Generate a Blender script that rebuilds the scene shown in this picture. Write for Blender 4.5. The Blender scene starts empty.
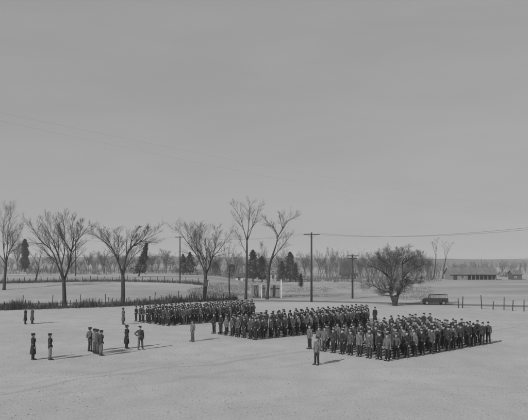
import bpy, math, random
from mathutils import Vector, Matrix, noise
R = math.radians
rnd = random.Random(7)
sc = bpy.context.scene
col = sc.collection

# ------------------------------------------------------------------ camera numbers
F, HC, HX, HY = 600.0, 6.6, 264.0, 264.0       # focal length (photo pixels), eye height, horizon row

def ss(a, b, t):
    t = min(1.0, max(0.0, (t - a) / (b - a)))
    return t * t * (3 - 2 * t)

def gz(X, Y):
    """height of the terrain: flat parade field, gentle rise of the farmland beyond on the left"""
    if Y <= 112: return 0.0
    u = X / Y
    w = 1 - ss(-0.13, 0.03, u)
    z = w * (2.6 * ss(112, 170, Y) + 3.1 * ss(170, 520, Y))
    z += 0.12 * noise.noise(Vector((X * .03, Y * .02, 0))) * ss(112, 150, Y)
    return z

def at(px, py):
    """ground point under a sight line of the photo"""
    Y = 20.0
    while Y < 1500:
        if HC - (py - HY) / F * Y <= gz((px - HX) / F * Y, Y): break
        Y *= 1.003
    X = (px - HX) / F * Y
    return Vector((X, Y, gz(X, Y)))

def flat(px, py):
    d = F * HC / (py - HY)
    return Vector(((px - HX) / F * d, d, 0))

# ------------------------------------------------------------------ tags and materials
def tag(o, label=None, cat=None, group=None, kind=None):
    if label: o['label'] = label
    if cat: o['category'] = cat
    if group: o['group'] = group
    if kind: o['kind'] = kind
    return o

def mat(name, v, rough=.85, var=.25, scale=8.0, v2=None, spec=.25, metal=0, bump=0.0, stretch=(1, 1, 1), rand=0.0):
    m = bpy.data.materials.new(name); m.use_nodes = True
    nt = m.node_tree; N = nt.nodes; L = nt.links
    b = N['Principled BSDF']
    b.inputs['Roughness'].default_value = rough
    b.inputs['Specular IOR Level'].default_value = spec
    b.inputs['Metallic'].default_value = metal
    tc = N.new('ShaderNodeTexCoord'); mp = N.new('ShaderNodeMapping'); mp.inputs['Scale'].default_value = stretch
    nz = N.new('ShaderNodeTexNoise'); nz.inputs['Scale'].default_value = scale; nz.inputs['Detail'].default_value = 6
    L.new(tc.outputs['Object'], mp.inputs['Vector']); L.new(mp.outputs['Vector'], nz.inputs['Vector'])
    rp = N.new('ShaderNodeValToRGB')
    lo, hi = v * (1 - var), (v2 if v2 else v * (1 + var))
    rp.color_ramp.elements[0].position = .3; rp.color_ramp.elements[1].position = .7
    rp.color_ramp.elements[0].color = (lo, lo, lo, 1); rp.color_ramp.elements[1].color = (hi, hi, hi, 1)
    L.new(nz.outputs['Fac'], rp.inputs['Fac'])
    out = rp.outputs['Color']
    if rand:
        oi = N.new('ShaderNodeObjectInfo'); mr = N.new('ShaderNodeMapRange')
        mr.inputs['To Min'].default_value = 1 - rand; mr.inputs['To Max'].default_value = 1 + rand
        L.new(oi.outputs['Random'], mr.inputs['Value'])
        vm = N.new('ShaderNodeVectorMath'); vm.operation = 'SCALE'
        L.new(out, vm.inputs[0]); L.new(mr.outputs['Result'], vm.inputs['Scale']); out = vm.outputs['Vector']
    L.new(out, b.inputs['Base Color'])
    if bump:
        bp = N.new('ShaderNodeBump'); bp.inputs['Strength'].default_value = bump; bp.inputs['Distance'].default_value = .03
        L.new(nz.outputs['Fac'], bp.inputs['Height']); L.new(bp.outputs['Normal'], b.inputs['Normal'])
    return m

MT = {}
MT['skin'] = mat('skin', .30, .6, .12, 20)
MT['hair'] = mat('hair', .03, .6, .3, 60)
MT['ink'] = mat('ink', .02, .5, .2, 30)
MT['wool_dark'] = mat('wool_dark', .026, .95, .25, 14, rand=.3, spec=.1)
MT['wool_mid'] = mat('wool_mid', .055, .95, .25, 14, rand=.3, spec=.1)
MT['wool_light'] = mat('wool_light', .10, .95, .2, 14, rand=.25, spec=.1)
MT['leather'] = mat('leather', .025, .4, .3, 20, spec=.5)
MT['bark'] = mat('bark', .032, .95, .4, 3, bump=.5, stretch=(1, 1, .25))
MT['twig'] = mat('twig', .05, .95, .3, 3)
MT['grey_twig'] = mat('grey_twig', .10, .95, .3, 3)
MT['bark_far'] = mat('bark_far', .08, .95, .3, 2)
MT['pole'] = mat('pole_wood', .032, .9, .3, 4, stretch=(1, 1, .1))
MT['post'] = mat('post_wood', .035, .9, .35, 5, stretch=(1, 1, .2))
MT['wire'] = mat('wire', .05, .6, .2, 3)
MT['needles'] = mat('needles', .036, .8, .5, .9)
MT['whitewash'] = mat('whitewash', .40, .8, .15, 2)
MT['board'] = mat('weathered_board', .14, .9, .35, 2, stretch=(4, 4, .3))
MT['darkboard'] = mat('dark_board', .06, .9, .35, 2, stretch=(4, 4, .3))
MT['palewood'] = mat('pale_wood', .26, .9, .3, 2)
MT['roof'] = mat('roof_sheet', .11, .75, .3, .8)
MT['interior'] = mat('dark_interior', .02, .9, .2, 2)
MT['glass'] = mat('window_glass', .03, .12, .1, 1, spec=.8)
mg = bpy.data.materials.new('clear_glass'); mg.use_nodes = True
_n = mg.node_tree; _t = _n.nodes.new('ShaderNodeBsdfTransparent'); _x = _n.nodes.new('ShaderNodeMixShader'); _x.inputs[0].default_value = .3
_n.nodes['Principled BSDF'].inputs['Roughness'].default_value = .05; _n.nodes['Principled BSDF'].inputs['Base Color'].default_value = (.3, .3, .3, 1)
_n.links.new(_t.outputs[0], _x.inputs[1]); _n.links.new(_n.nodes['Principled BSDF'].outputs[0], _x.inputs[2]); _n.links.new(_x.outputs[0], _n.nodes['Material Output'].inputs['Surface'])
MT['clear'] = mg
MT['paint'] = mat('car_paint', .018, .3, .2, 2, spec=.6)
MT['rubber'] = mat('rubber', .02, .8, .2, 5)
MT['chrome'] = mat('chrome', .55, .2, .1, 3, metal=1)
MT['weed'] = mat('dry_weed', .065, .95, .5, .35)
MT['weedpale'] = mat('pale_weed', .17, .95, .35, .3)
MT['ceramic'] = mat('insulator', .5, .2, .1, 3)

# ------------------------------------------------------------------ mesh collector
class M:
    def __init__(s): s.v, s.f, s.m, s.sm = [], [], [], []
    def face(s, idx, mi=0, smooth=True): s.f.append(idx); s.m.append(mi); s.sm.append(smooth)
    def tube(s, pts, rad, n=6, mi=0, cap=True, flatx=1.0):
        pts = [Vector(p) for p in pts]
        b0 = len(s.v); ref = None
        for i, p in enumerate(pts):
            a = pts[max(0, i - 1)]; c = pts[min(len(pts) - 1, i + 1)]
            t = (c - a)
            if t.length < 1e-9: t = Vector((0, 0, 1))
            t.normalize()
            if ref is None: ref = Vector((0, 1, 0)) if abs(t.y) < .9 else Vector((1, 0, 0))
            x = ref.cross(t).normalized(); y = t.cross(x).normalized(); ref = y
            r = rad[i] if isinstance(rad, (list, tuple)) else rad
            rx, ry = r if isinstance(r, (list, tuple)) else (r * flatx, r)
            for k in range(n):
                an = 2 * math.pi * k / n
                s.v.append(p + x * (math.cos(an) * rx) + y * (math.sin(an) * ry))
        for i in range(len(pts) - 1):
            for k in range(n):
                q = b0 + i * n; k2 = (k + 1) % n
                s.face((q + k, q + k2, q + n + k2, q + n + k), mi)
        if cap:
            s.face(tuple(b0 + k for k in range(n - 1, -1, -1)), mi)
            e = b0 + (len(pts) - 1) * n
            s.face(tuple(e + k for k in range(n)), mi)
    def rings(s, rs, n=16, mi=0, cap=True, p=2.0):
        """rs: list of (z, rx, ry, cy[, cx])"""
        b0 = len(s.v)
        for r in rs:
            z, rx, ry, cy = r[:4]; cx = r[4] if len(r) > 4 else 0
            for k in range(n):
                a = 2 * math.pi * k / n; c, d = math.cos(a), math.sin(a)
                e = 2 / p
                s.v.append(Vector((cx + rx * math.copysign(abs(c) ** e, c), cy + ry * math.copysign(abs(d) ** e, d), z)))
        for i in range(len(rs) - 1):
            for k in range(n):
                q = b0 + i * n; k2 = (k + 1) % n
                s.face((q + k, q + k2, q + n + k2, q + n + k), mi)
        if cap:
            s.face(tuple(b0 + k for k in range(n - 1, -1, -1)), mi)
            e = b0 + (len(rs) - 1) * n
            s.face(tuple(e + k for k in range(n)), mi)
    def box(s, c, d, mi=0, rz=0.0, mat4=None):
        b0 = len(s.v); c = Vector(c)
        for z in (-1, 1):
            for (x, y) in ((-1, -1), (1, -1), (1, 1), (-1, 1)):
                q = Vector((x * d[0] / 2, y * d[1] / 2, z * d[2] / 2))
                if rz: q.rotate(Matrix.Rotation(rz, 3, 'Z'))
                q = q + c
                if mat4: q = mat4 @ q
                s.v.append(q)
        for f in ((0, 3, 2, 1), (4, 5, 6, 7), (0, 1, 5, 4), (1, 2, 6, 5), (2, 3, 7, 6), (3, 0, 4, 7)):
            s.face(tuple(b0 + k for k in f), mi, False)
    def prism(s, prof, y0, y1, mi=0, smooth=False):
        """profile in XZ extruded along Y"""
        b0 = len(s.v); n = len(prof)
        for y in (y0, y1):
            for (x, z) in prof: s.v.append(Vector((x, y, z)))
        s.face(tuple(b0 + k for k in range(n)), mi, smooth)
        s.face(tuple(b0 + n + k for k in range(n - 1, -1, -1)), mi, smooth)
        for k in range(n):
            k2 = (k + 1) % n
            s.face((b0 + k, b0 + n + k, b0 + n + k2, b0 + k2), mi, smooth)
    def mesh(s, name, mats):
        me = bpy.data.meshes.new(name)
        me.from_pydata([tuple(v) for v in s.v], [], s.f)
        for m in (mats if isinstance(mats, (list, tuple)) else [mats]): me.materials.append(MT[m])
        me.polygons.foreach_set('material_index', s.m)
        me.polygons.foreach_set('use_smooth', s.sm)
        me.update()
        return me
    def build(s, name, mats, parent=None, loc=(0, 0, 0), rz=0.0):
        return link(name, s.mesh(name, mats), parent, loc, rz)

def link(name, me, parent=None, loc=(0, 0, 0), rz=0.0):
    o = bpy.data.objects.new(name, me); col.objects.link(o)
    o.location = loc; o.rotation_euler = (0, 0, rz)
    if parent: o.parent = parent
    return o

def empty(name, loc=(0, 0, 0), rz=0.0):
    return link(name, None, None, loc, rz)

def copy_tree(o, parent=None):
    c = o.copy(); col.objects.link(c); c.parent = parent
    for ch in [k for k in o.children]: copy_tree(ch, c)
    return c

# ================================================================== PEOPLE
def skin_mesh(verts, edges, radii, sub=1):
    me = bpy.data.meshes.new('skeleton'); me.from_pydata(verts, edges, [])
    o = bpy.data.objects.new('skeleton', me); col.objects.link(o)
    md = o.modifiers.new('s', 'SKIN'); md.branch_smoothing = .6
    if not me.skin_vertices: me.attributes
    for i, r in enumerate(radii):
        me.skin_vertices[0].data[i].radius = r if isinstance(r, tuple) else (r, r)
    me.skin_vertices[0].data[0].use_root = True
    sb = o.modifiers.new('b', 'SUBSURF'); sb.levels = sub
    dg = bpy.context.evaluated_depsgraph_get(); dg.update()
    ev = o.evaluated_get(dg).to_mesh()
    vs = [v.co.copy() for v in ev.vertices]; fs = [tuple(p.vertices) for p in ev.polygons]
    o.evaluated_get(dg).to_mesh_clear()
    bpy.data.objects.remove(o); bpy.data.meshes.remove(me)
    return vs, fs

def arm_pose(kind, s):
    """shoulder, elbow, wrist, knuckle for side s"""
    if kind == 'side': return [(s*.175, .005, 1.435), (s*.225, .02, 1.17), (s*.235, -.015, .92), (s*.235, -.03, .835)]
    if kind == 'side2': return [(s*.175, .005, 1.435), (s*.235, .035, 1.17), (s*.25, .0, .92), (s*.245, -.02, .835)]
    if kind == 'side3': return [(s*.175, .0, 1.44), (s*.245, .06, 1.18), (s*.22, -.05, .945), (s*.21, -.085, .865)]
    if kind == 'side4': return [(s*.17, .0, 1.43), (s*.215, .0, 1.165), (s*.225, -.055, .92), (s*.22, -.075, .835)]
    if kind == 'back': return [(s*.175, .01, 1.435), (s*.25, .09, 1.18), (s*.10, .17, 1.0), (s*.02, .19, .97)]
    if kind == 'hip': return [(s*.175, .005, 1.435), (s*.37, .06, 1.24), (s*.215, -.05, 1.06), (s*.17, -.125, 1.03)]
    if kind == 'front': return [(s*.175, .0, 1.435), (s*.25, -.03, 1.17), (s*.13, -.20, 1.04), (s*.04, -.22, 1.03)]

def person_parts(left, right, spread=.0, coat='jacket', cap='side', turn=0.0):
    arms = {1: arm_pose(left, 1), -1: arm_pose(right, -1)}
    V = [(0, 0, .95), (0, 0, 1.08), (0, -.005, 1.28), (0, 0, 1.42), (0, .005, 1.49), (0, 0, 1.56)]
    Rr = [(.145, .10), (.125, .09), (.155, .105), (.12, .085), (.058, .058), (.054, .056)]
    E = [(0, 1), (1, 2), (2, 3), (3, 4), (4, 5)]
    legs = {}
    for s in (1, -1):
        a = arms[s]; b = len(V)
        V += a; Rr += [.058, .043, (.026, .03), (.018, .034)]; E += [(3, b), (b, b+1), (b+1, b+2), (b+2, b+3)]
        lg = [(s*.09, 0, .88), (s*(.10+spread*.5), -.012, .50), (s*(.105+spread), .02, .10), (s*(.115+spread), -.12, .045)]
        legs[s] = lg; b = len(V)
        V += lg; Rr += [.085, .056, .038, (.036, .03)]; E += [(0, b), (b, b+1), (b+1, b+2), (b+2, b+3)]
    vs, fs = skin_mesh(V, E, Rr, 1)
    B = M(); B.v = vs
    for f in fs: B.face(f, 0)
    # head
    h = M()
    h.rings([(1.543, .028, .032, -.05), (1.553, .042, .052, -.035), (1.575, .056, .074, -.014), (1.605, .064, .086, -.006), (1.64, .071, .093, 0),
             (1.665, .075, .097, .004), (1.70, .078, .10, .006), (1.735, .074, .094, .01), (1.765, .054, .07, .012), (1.783, .022, .03, .012)], 14)
    h.rings([(1.628, .017, .012, -.098), (1.634, .016, .020, -.100), (1.655, .009, .012, -.099), (1.68, .007, .008, -.094)], 6)      # nose
    for s in (1, -1):
        h.tube([(s*.070, .008, 1.625), (s*.082, .016, 1.645), (s*.083, .018, 1.668), (s*.072, .006, 1.685)], [.006, .011, .011, .005], 6)   # ear
        h.rings([(1.661, .010, .005, -.0915, s*.030), (1.666, .014, .008, -.0915, s*.030), (1.671, .010, .005, -.0915, s*.030)], 6, 1)      # eye
        h.tube([(s*.014, -.099, 1.682), (s*.030, -.098, 1.686), (s*.046, -.086, 1.682)], .004, 4, 1)                                      # brow
    h.tube([(-.022, -.088, 1.600), (0, -.0935, 1.601), (.022, -.088, 1.600)], .004, 4, 1)                                                 # mouth
    rot = Matrix.Rotation(turn, 3, 'Z')
    def headmerge(dst, src):
        b0 = len(dst.v); dst.v += [rot @ v for v in src.v]
        for f, mi, sm in zip(src.f, src.m, src.sm): dst.face(tuple(b0 + k for k in f), mi, sm)
    headmerge(B, h)
    # hands: four fingers and a thumb each, rooted in the palm
    for s in (1, -1):
        a = [Vector(p) for p in arms[s]]; w, k = a[2], a[3]
        d = (k - w).normalized()
        body = Vector((-s, 0, 0)) if abs(d.z) > .6 else Vector((0, 0, -1))        # direction the palm faces
        side = d.cross(body).normalized()
        if side.y > 0 and abs(d.z) > .6: side = -side                             # thumb side points forward
        if abs(d.z) <= .6 and side.z < 0: side = -side
        for i, ln in enumerate((.070, .080, .074, .058)):
            o = side * (.024 - i * .016)
            p0 = k + o - d * .015
            p1 = k + o + d * ln * .45 + body * .006; p2 = p1 + d * ln * .35 + body * ln * .25; p3 = p2 + d * ln * .12 + body * ln * .28
            B.tube([p0, p1, p2, p3], [.0095, .009, .008, .006], 5)
        t0 = w + d * .02 + side * .018; t1 = t0 + d * .03 + side * .022 + body * .01; t2 = t1 + d * .028 + side * .004 + body * .012
        B.tube([t0, t1, t2], [.011, .0095, .007], 5)
    out = {'person': (B, ['skin', 'ink'])}
    # hair
    H = M(); src = M()
    src.rings([(1.60, .058, .045, .055), (1.63, .072, .062, .042), (1.67, .080, .075, .034), (1.705, .083, .095, .016), (1.745, .078, .097, .012), (1.775, .056, .072, .012), (1.792, .02, .03, .012)], 14)
    headmerge(H, src); out['hair'] = (H, 'hair')
    # headgear
    C = M(); src = M()
    if cap == 'peaked':
        src.rings([(1.708, .087, .107, .008), (1.748, .089, .110, .008), (1.775, .122, .142, .0), (1.788, .118, .138, .0), (1.797, .06, .07, .004)], 16)
        vis = []
        b0 = len(src.v)
        for k in range(9):
            an = math.pi * (1.15 + .7 * k / 8)
            src.v.append(Vector((.088*math.cos(an), .008 + .108*math.sin(an), 1.716)))
            src.v.append(Vector((.100*math.cos(an), .0 + .168*math.sin(an), 1.690)))
            src.v.append(Vector((.100*math.cos(an), .0 + .168*math.sin(an), 1.685)))
            src.v.append(Vector((.088*math.cos(an), .008 + .108*math.sin(an), 1.709)))
        for k in range(8):
            q = b0 + 4*k
            for j in range(4): src.face((q+j, q+(j+1) % 4, q+4+(j+1) % 4, q+4+j), 1)
        for q in (b0, b0 + 32): src.face((q, q+1, q+2, q+3), 1)
    else:
        src.rings([(1.712, .084, .106, .008), (1.745, .084, .112, .008), (1.79, .045, .118, .008), (1.812, .012, .105, .008)], 14)
        src.rings([(1.71, .088, .112, .008), (1.75, .089, .117, .008), (1.752, .082, .108, .008)], 14, 0)
    headmerge(C, src); out['cap'] = (C, ['wool_dark', 'leather'])
    # jacket or overcoat
    J = M()
    low = [(.80, .180, .130, .0), (.84, .178, .130, 0)] if coat == 'jacket' else [(.40 + .0, .235, .185, .01), (.44, .232, .18, .01), (.70, .205, .155, .005), (.90, .182, .135, 0)]
    J.rings(low + [(.97, .168, .122, 0), (1.05, .150, .112, 0), (1.15, .160, .118, -.003), (1.28, .182, .130, -.005), (1.38, .190, .124, 0), (1.435, .176, .104, .004),
                   (1.47, .125, .085, .006), (1.495, .075, .07, .006), (1.50, .070, .068, .004), (1.535, .066, .068, 0)], 18)
    for s in (1, -1):
        a = [Vector(p) for p in arms[s]]
        sh = Vector((s*.135, .003, 1.425)); m1 = a[0].lerp(a[1], .45); m2 = a[1].lerp(a[2], .5)
        J.tube([sh, a[0] + Vector((0, 0, -.005)), m1, a[1], m2, a[2]], [.066, .072, .062, .054, .05, .043], 10)
        J.box((s*.085, -.128, 1.29), (.085, .02, .10)); 
        if coat == 'jacket': J.box((s*.105, -.122, .92), (.10, .03, .14))
        # lapel
        J.box((s*.035, -.128, 1.40), (.04, .018, .13))
    J.rings([(1.025, .158, .120, 0), (1.03, .162, .124, 0), (1.07, .160, .122, 0), (1.075, .154, .116, 0)], 18, 1)
    J.box((0, -.126, 1.05), (.05, .012, .045), 2)
    for z in (1.12, 1.2, 1.28, .96): J.rings([(z-.007, .007, .006, -.132), (z+.007, .007, .006, -.132)], 6, 2)
    out['jacket' if coat == 'jacket' else 'overcoat'] = (J, ['WOOL', 'leather', 'chrome'])
    T = M()
    T.rings([(.80, .150, .112, 0), (.86, .162, .118, 0), (.96, .155, .112, 0), (1.02, .13, .098, 0)], 14)
    for s in (1, -1):
        l = [Vector(p) for p in legs[s]]
        T.tube([Vector((s*.075, 0, .92)), l[0] + Vector((0, .005, -.06)), l[0].lerp(l[1], .6), l[1], l[1].lerp(l[2], .4), l[2] + Vector((0, -.005, .0))],
               [.092, .094, .076, .070, .066, .062], 10)
    out['trousers'] = (T, 'TROUS')
    for s in (1, -1):
        l = legs[s]; x = l[2][0]; S = M(); tx = l[3][0] + s*.012
        S.tube([(x, .075, .045), (x, .05, .048), (x, 0, .052), ((x+tx)/2, -.09, .046), (tx, -.17, .04), (tx, -.20, .034)],
               [(.025, .03), (.038, .046), (.042, .05), (.048, .044), (.042, .038), (.022, .024)], 10)
        S.tube([(x, .02, .05), (x, .02, .2)], [.045, .05], 8)
        S.box((x, .045, .012), (.07, .075, .024)); 
        out.setdefault('shoe', []); out['shoe'].append((S, 'leather'))
    return out

KINDS = {}
def make_kind(key, wool, trous, **kw):
    parts = person_parts(**kw)
    def mm(spec, nm):
        me_m, ms = spec
        ms = ms if isinstance(ms, list) else [ms]
        ms = [wool if x == 'WOOL' else trous if x == 'TROUS' else x for x in ms]
        return me_m.mesh(nm, ms)
    lst = []
    for nm, sp in parts.items():
        if nm == 'shoe':
            for q in sp: lst.append(('shoe', mm(q, 'shoe')))
        else: lst.append((nm, mm(sp, nm)))
    KINDS[key] = lst

def put_person(key, loc, face_dir, label, group=None, scale=1.0):
    rz = math.atan2(face_dir[0], -face_dir[1])
    lst = KINDS[key]
    root = link('person', lst[0][1], None, loc, rz)
    bulk = scale * (1.02 + .12 * ((loc[0] * 7.31 + loc[1] * 3.17) % 1.0))
    root.scale = (bulk, bulk, scale)
    root.rotation_euler = (R(rnd.uniform(-1.2, 1.2)), R(rnd.uniform(-1.2, 1.2)), rz)
    for nm, me in lst[1:]: link(nm, me, root)
    tag(root, label, 'person', group)
    return root

arm_sets = [('side', 'side', .0, 0.0), ('side2', 'side', .02, .08), ('side', 'side2', .01, -.1), ('side3', 'side4', .035, .25), ('side4', 'side', .0, -.22)]
for w in ('dark', 'mid', 'light'):
    for i, (a, b, sp, tn) in enumerate(arm_sets):
        make_kind(f'{w}{i}', 'wool_' + w, 'wool_' + rnd.choice(['dark', 'dark', 'mid', 'light'] if w != 'dark' else ['dark', 'dark', 'mid']), left=a, right=b, spread=sp, turn=tn)
make_kind('coat0', 'wool_dark', 'wool_dark', left='side', right='side', coat='overcoat')
make_kind('coat_off', 'wool_dark', 'wool_dark', left='side', right='side2', coat='overcoat', cap='peaked')
make_kind('coat_mid', 'wool_mid', 'wool_mid', left='side', right='side2', coat='overcoat', cap='peaked')
make_kind('off_side', 'wool_dark', 'wool_light', left='side', right='side2', cap='peaked', spread=.02)
make_kind('off_back', 'wool_mid', 'wool_mid', left='back', right='back', cap='peaked', spread=.08)
make_kind('off_hip', 'wool_mid', 'wool_light', left='side', right='hip', cap='peaked', spread=.05)
make_kind('off_front', 'wool_mid', 'wool_mid', left='front', right='front', cap='peaked', spread=.03)
make_kind('off_light', 'wool_light', 'wool_mid', left='side2', right='side', cap='peaked', spread=.02)

U = Vector((.757, .654, 0)); NN = Vector((-.654, .757, 0))
def ordinal(n):
    return ['first', 'second', 'third', 'fourth', 'fifth', 'sixth', 'seventh', 'eighth', 'ninth', 'tenth', 'eleventh', 'twelfth', 'thirteenth', 'fourteenth', 'fifteenth',
            'sixteenth', 'seventeenth', 'eighteenth', 'nineteenth', 'twentieth', 'twenty-first', 'twenty-second', 'twenty-third', 'twenty-fourth', 'twenty-fifth', 'twenty-sixth', 'twenty-seventh', 'twenty-eighth'][n]
tone_word = {'d': 'dark-clad', 'm': 'grey-clad', 'l': 'pale-clad', 'c': 'overcoated'}
FORM = []
def block(corner, nu, nn, su, sn, name, keep, u0=0.0, n0=0.0):
    """ranks follow U (away to the right), the men of one rank stand side by side along NN"""
    for i in range(nu):
        j2 = 0
        for j in range(nn):
            p = corner + U * (u0 + i * su + rnd.uniform(-.11, .11)) + NN * (n0 + j * sn + rnd.uniform(-.10, .10))
            px = HX + F * p.x / p.y; py = HY + F * HC / p.y
            if not keep(px, py, i, j): continue
            k = rnd.choice(['dark', 'dark', 'dark', 'dark', 'mid', 'mid', 'mid', 'mid', 'light'] + (['light'] * 3 if 'nearest' in name and i < 5 else [])) + str(rnd.randrange(5)) if rnd.random() < .93 else 'coat0'
            d = Matrix.Rotation(rnd.uniform(-.12, .12), 3, 'Z') @ (-U)
            FORM.append((p.y, k, p, d, f"{tone_word[k[0]]} soldier in the {name}, {ordinal(i)} rank from left, {ordinal(j2)} man back", rnd.uniform(.96, 1.07)))
            j2 += 1

NC = flat(388, 361)
block(NC, 14, 10, 1.02, .83, 'nearest block', lambda x, y, i, j: True)
block(NC, 8, 1, 1.0, 1.0, 'file behind the nearest block', lambda x, y, i, j: True, 10.2, 8.3)
NB = flat(257, 340)
block(NB, 27, 8, .82, .90, 'middle block', lambda x, y, i, j: x < 369)
NA = flat(168, 326)
block(NA, 21, 9, .83, .86, 'farthest block', lambda x, y, i, j: x < 254)
FORM.sort(key=lambda q: q[0])
NIND = 288
for _, k, p, d, lab, scl in FORM[:NIND]:
    put_person(k, p, d, lab, 'soldiers standing in formation', scl)
crowd = M(); CM = ['skin', 'ink', 'hair', 'leather', 'chrome', 'wool_dark', 'wool_mid', 'wool_light']
cdat = {}
def kind_data(k):
    if k not in cdat:
        v, f, mi = [], [], []
        for nm, me in KINDS[k]:
            b0 = len(v); v += [x.co.copy() for x in me.vertices]; names = [m.name for m in me.materials]
            for pl in me.polygons: f.append(tuple(b0 + q for q in pl.vertices)); mi.append(CM.index(names[pl.material_index]))
        cdat[k] = (v, f, mi)
    return cdat[k]
for _, k, p, d, lab, scl in FORM[NIND:]:
    v, f, mi = kind_data(k)
    mx = Matrix.Translation(p) @ Matrix.Rotation(math.atan2(d.x, -d.y), 4, 'Z') @ Matrix.Scale(scl, 4)
    b0 = len(crowd.v); crowd.v += [mx @ q for q in v]
    for a, m_ in zip(f, mi): crowd.face(tuple(b0 + q for q in a), m_)
if crowd.v: tag(crowd.build('soldier_crowd', CM), 'rear ranks of soldiers farthest from the camera, packed close together', 'soldiers', kind='stuff')

singles = [
    ('coat_off', 33, 360, U, 'officer in long black overcoat, nearer left corner, standing beside a man in a short jacket'),
    ('off_side', 50, 360, U, 'officer in dark jacket and pale trousers standing beside the long-coated one'),
    ('coat_off', 25.3, 324.3, U, 'leftmost dark-coated man of the pair standing just before the weedy fence'),
    ('coat_mid', 32.3, 324, U, 'right-hand dark-coated man of the pair standing just before the weedy fence'),
    ('off_back', 90.3, 351.6, U, 'officer with hands behind his back, leftmost and farthest of the group of four'),
    ('off_light', 94.5, 353.5, U, 'pale-jacketed officer, second from the left in the group of four'),
    ('off_front', 97.6, 354.3, U, 'officer with hands clasped in front, third from the left in the group of four'),
    ('off_side', 101, 355.7, U, 'officer in dark jacket, rightmost and nearest of the group of four'),
    ('coat_mid', 123.4, 324.5, U, 'lone man in grey overcoat standing near the elm trunk by the fence'),
    ('coat_off', 126.5, 348.6, U, 'officer in long black overcoat beside the man with a bent elbow'),
    ('off_hip', 140.6, 349.8, -NN, 'officer standing with one hand on his hip, elbow out'),
    ('off_light', 192.6, 341.5, -U, 'pale-jacketed leader standing alone in front of the middle and farthest blocks'),
    ('light1', 316.6, 365.0, -U, 'leader in light jacket standing alone before the nearest block, nearest man of all'),
    ('coat0', 374.8, 323.6, -U, 'lone dark overcoated man in the gap between the middle and nearest blocks'),
]
for k, x, y, d, lab in singles:
    d = Matrix.Rotation(rnd.uniform(-.15, .15), 3, 'Z') @ Vector(d)
    put_person(k, flat(x, y), d, lab, None, 1.02)

# ================================================================== TREES
def branch(m, p, d, ln, r, lev, cfg, rg):
    """one tapered limb with side shoots"""
    n = 4 if lev == 0 else (3 if lev == 1 else 2)
    pts = [p.copy()]; rad = [r]
    q = p.copy(); dd = d.copy()
    for i in range(n):
        dd = (dd + Vector((rg.uniform(-1, 1), rg.uniform(-1, 1), rg.uniform(-1, 1) + cfg['up'])) * cfg['wob']).normalized()
        q = q + dd * (ln / n); pts.append(q.copy()); rad.append(r * (1 - .75 * (i + 1) / n))
    m.tube(pts, rad, 5 if lev == 0 else (4 if lev == 1 else 3), 0, False)
    if lev < cfg['lev']:
        shoots(m, pts, rad, lev, cfg, rg, ln)

def shoots(m, pts, rad, lev, cfg, rg, ln, start=.25):
    k = cfg['n'][lev]
    seg = len(pts) - 1
    for i in range(k):
        t = start + (1 - start) * (i + rg.random()) / k
        f = t * seg; a = min(seg - 1, int(f)); fr = f - a
        pos = pts[a].lerp(pts[a + 1], fr); rr = rad[a] * (1 - fr) + rad[a + 1] * fr
        ax = (pts[a + 1] - pts[a]).normalized()
        side = Vector((rg.uniform(-1, 1), rg.uniform(-1, 1), rg.uniform(-.5, 1))); side = (side - ax * side.dot(ax))
        if side.length < .05: continue
        side.normalize()
        an = R(rg.uniform(*cfg['ang']))
        dd = (ax * math.cos(an) + side * math.sin(an)).normalized()
        branch(m, pos, dd, ln * rg.uniform(*cfg['len']) * (1 - cfg.get('fall', .55) * t), max(cfg['rmin'], rr * .6), lev + 1, cfg, rg)

ELM = dict(fall=.48, up=.22, wob=.13, lev=3, n=[11, 9, 6], ang=(18, 44), len=(.46, .74), rmin=.009)

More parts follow.
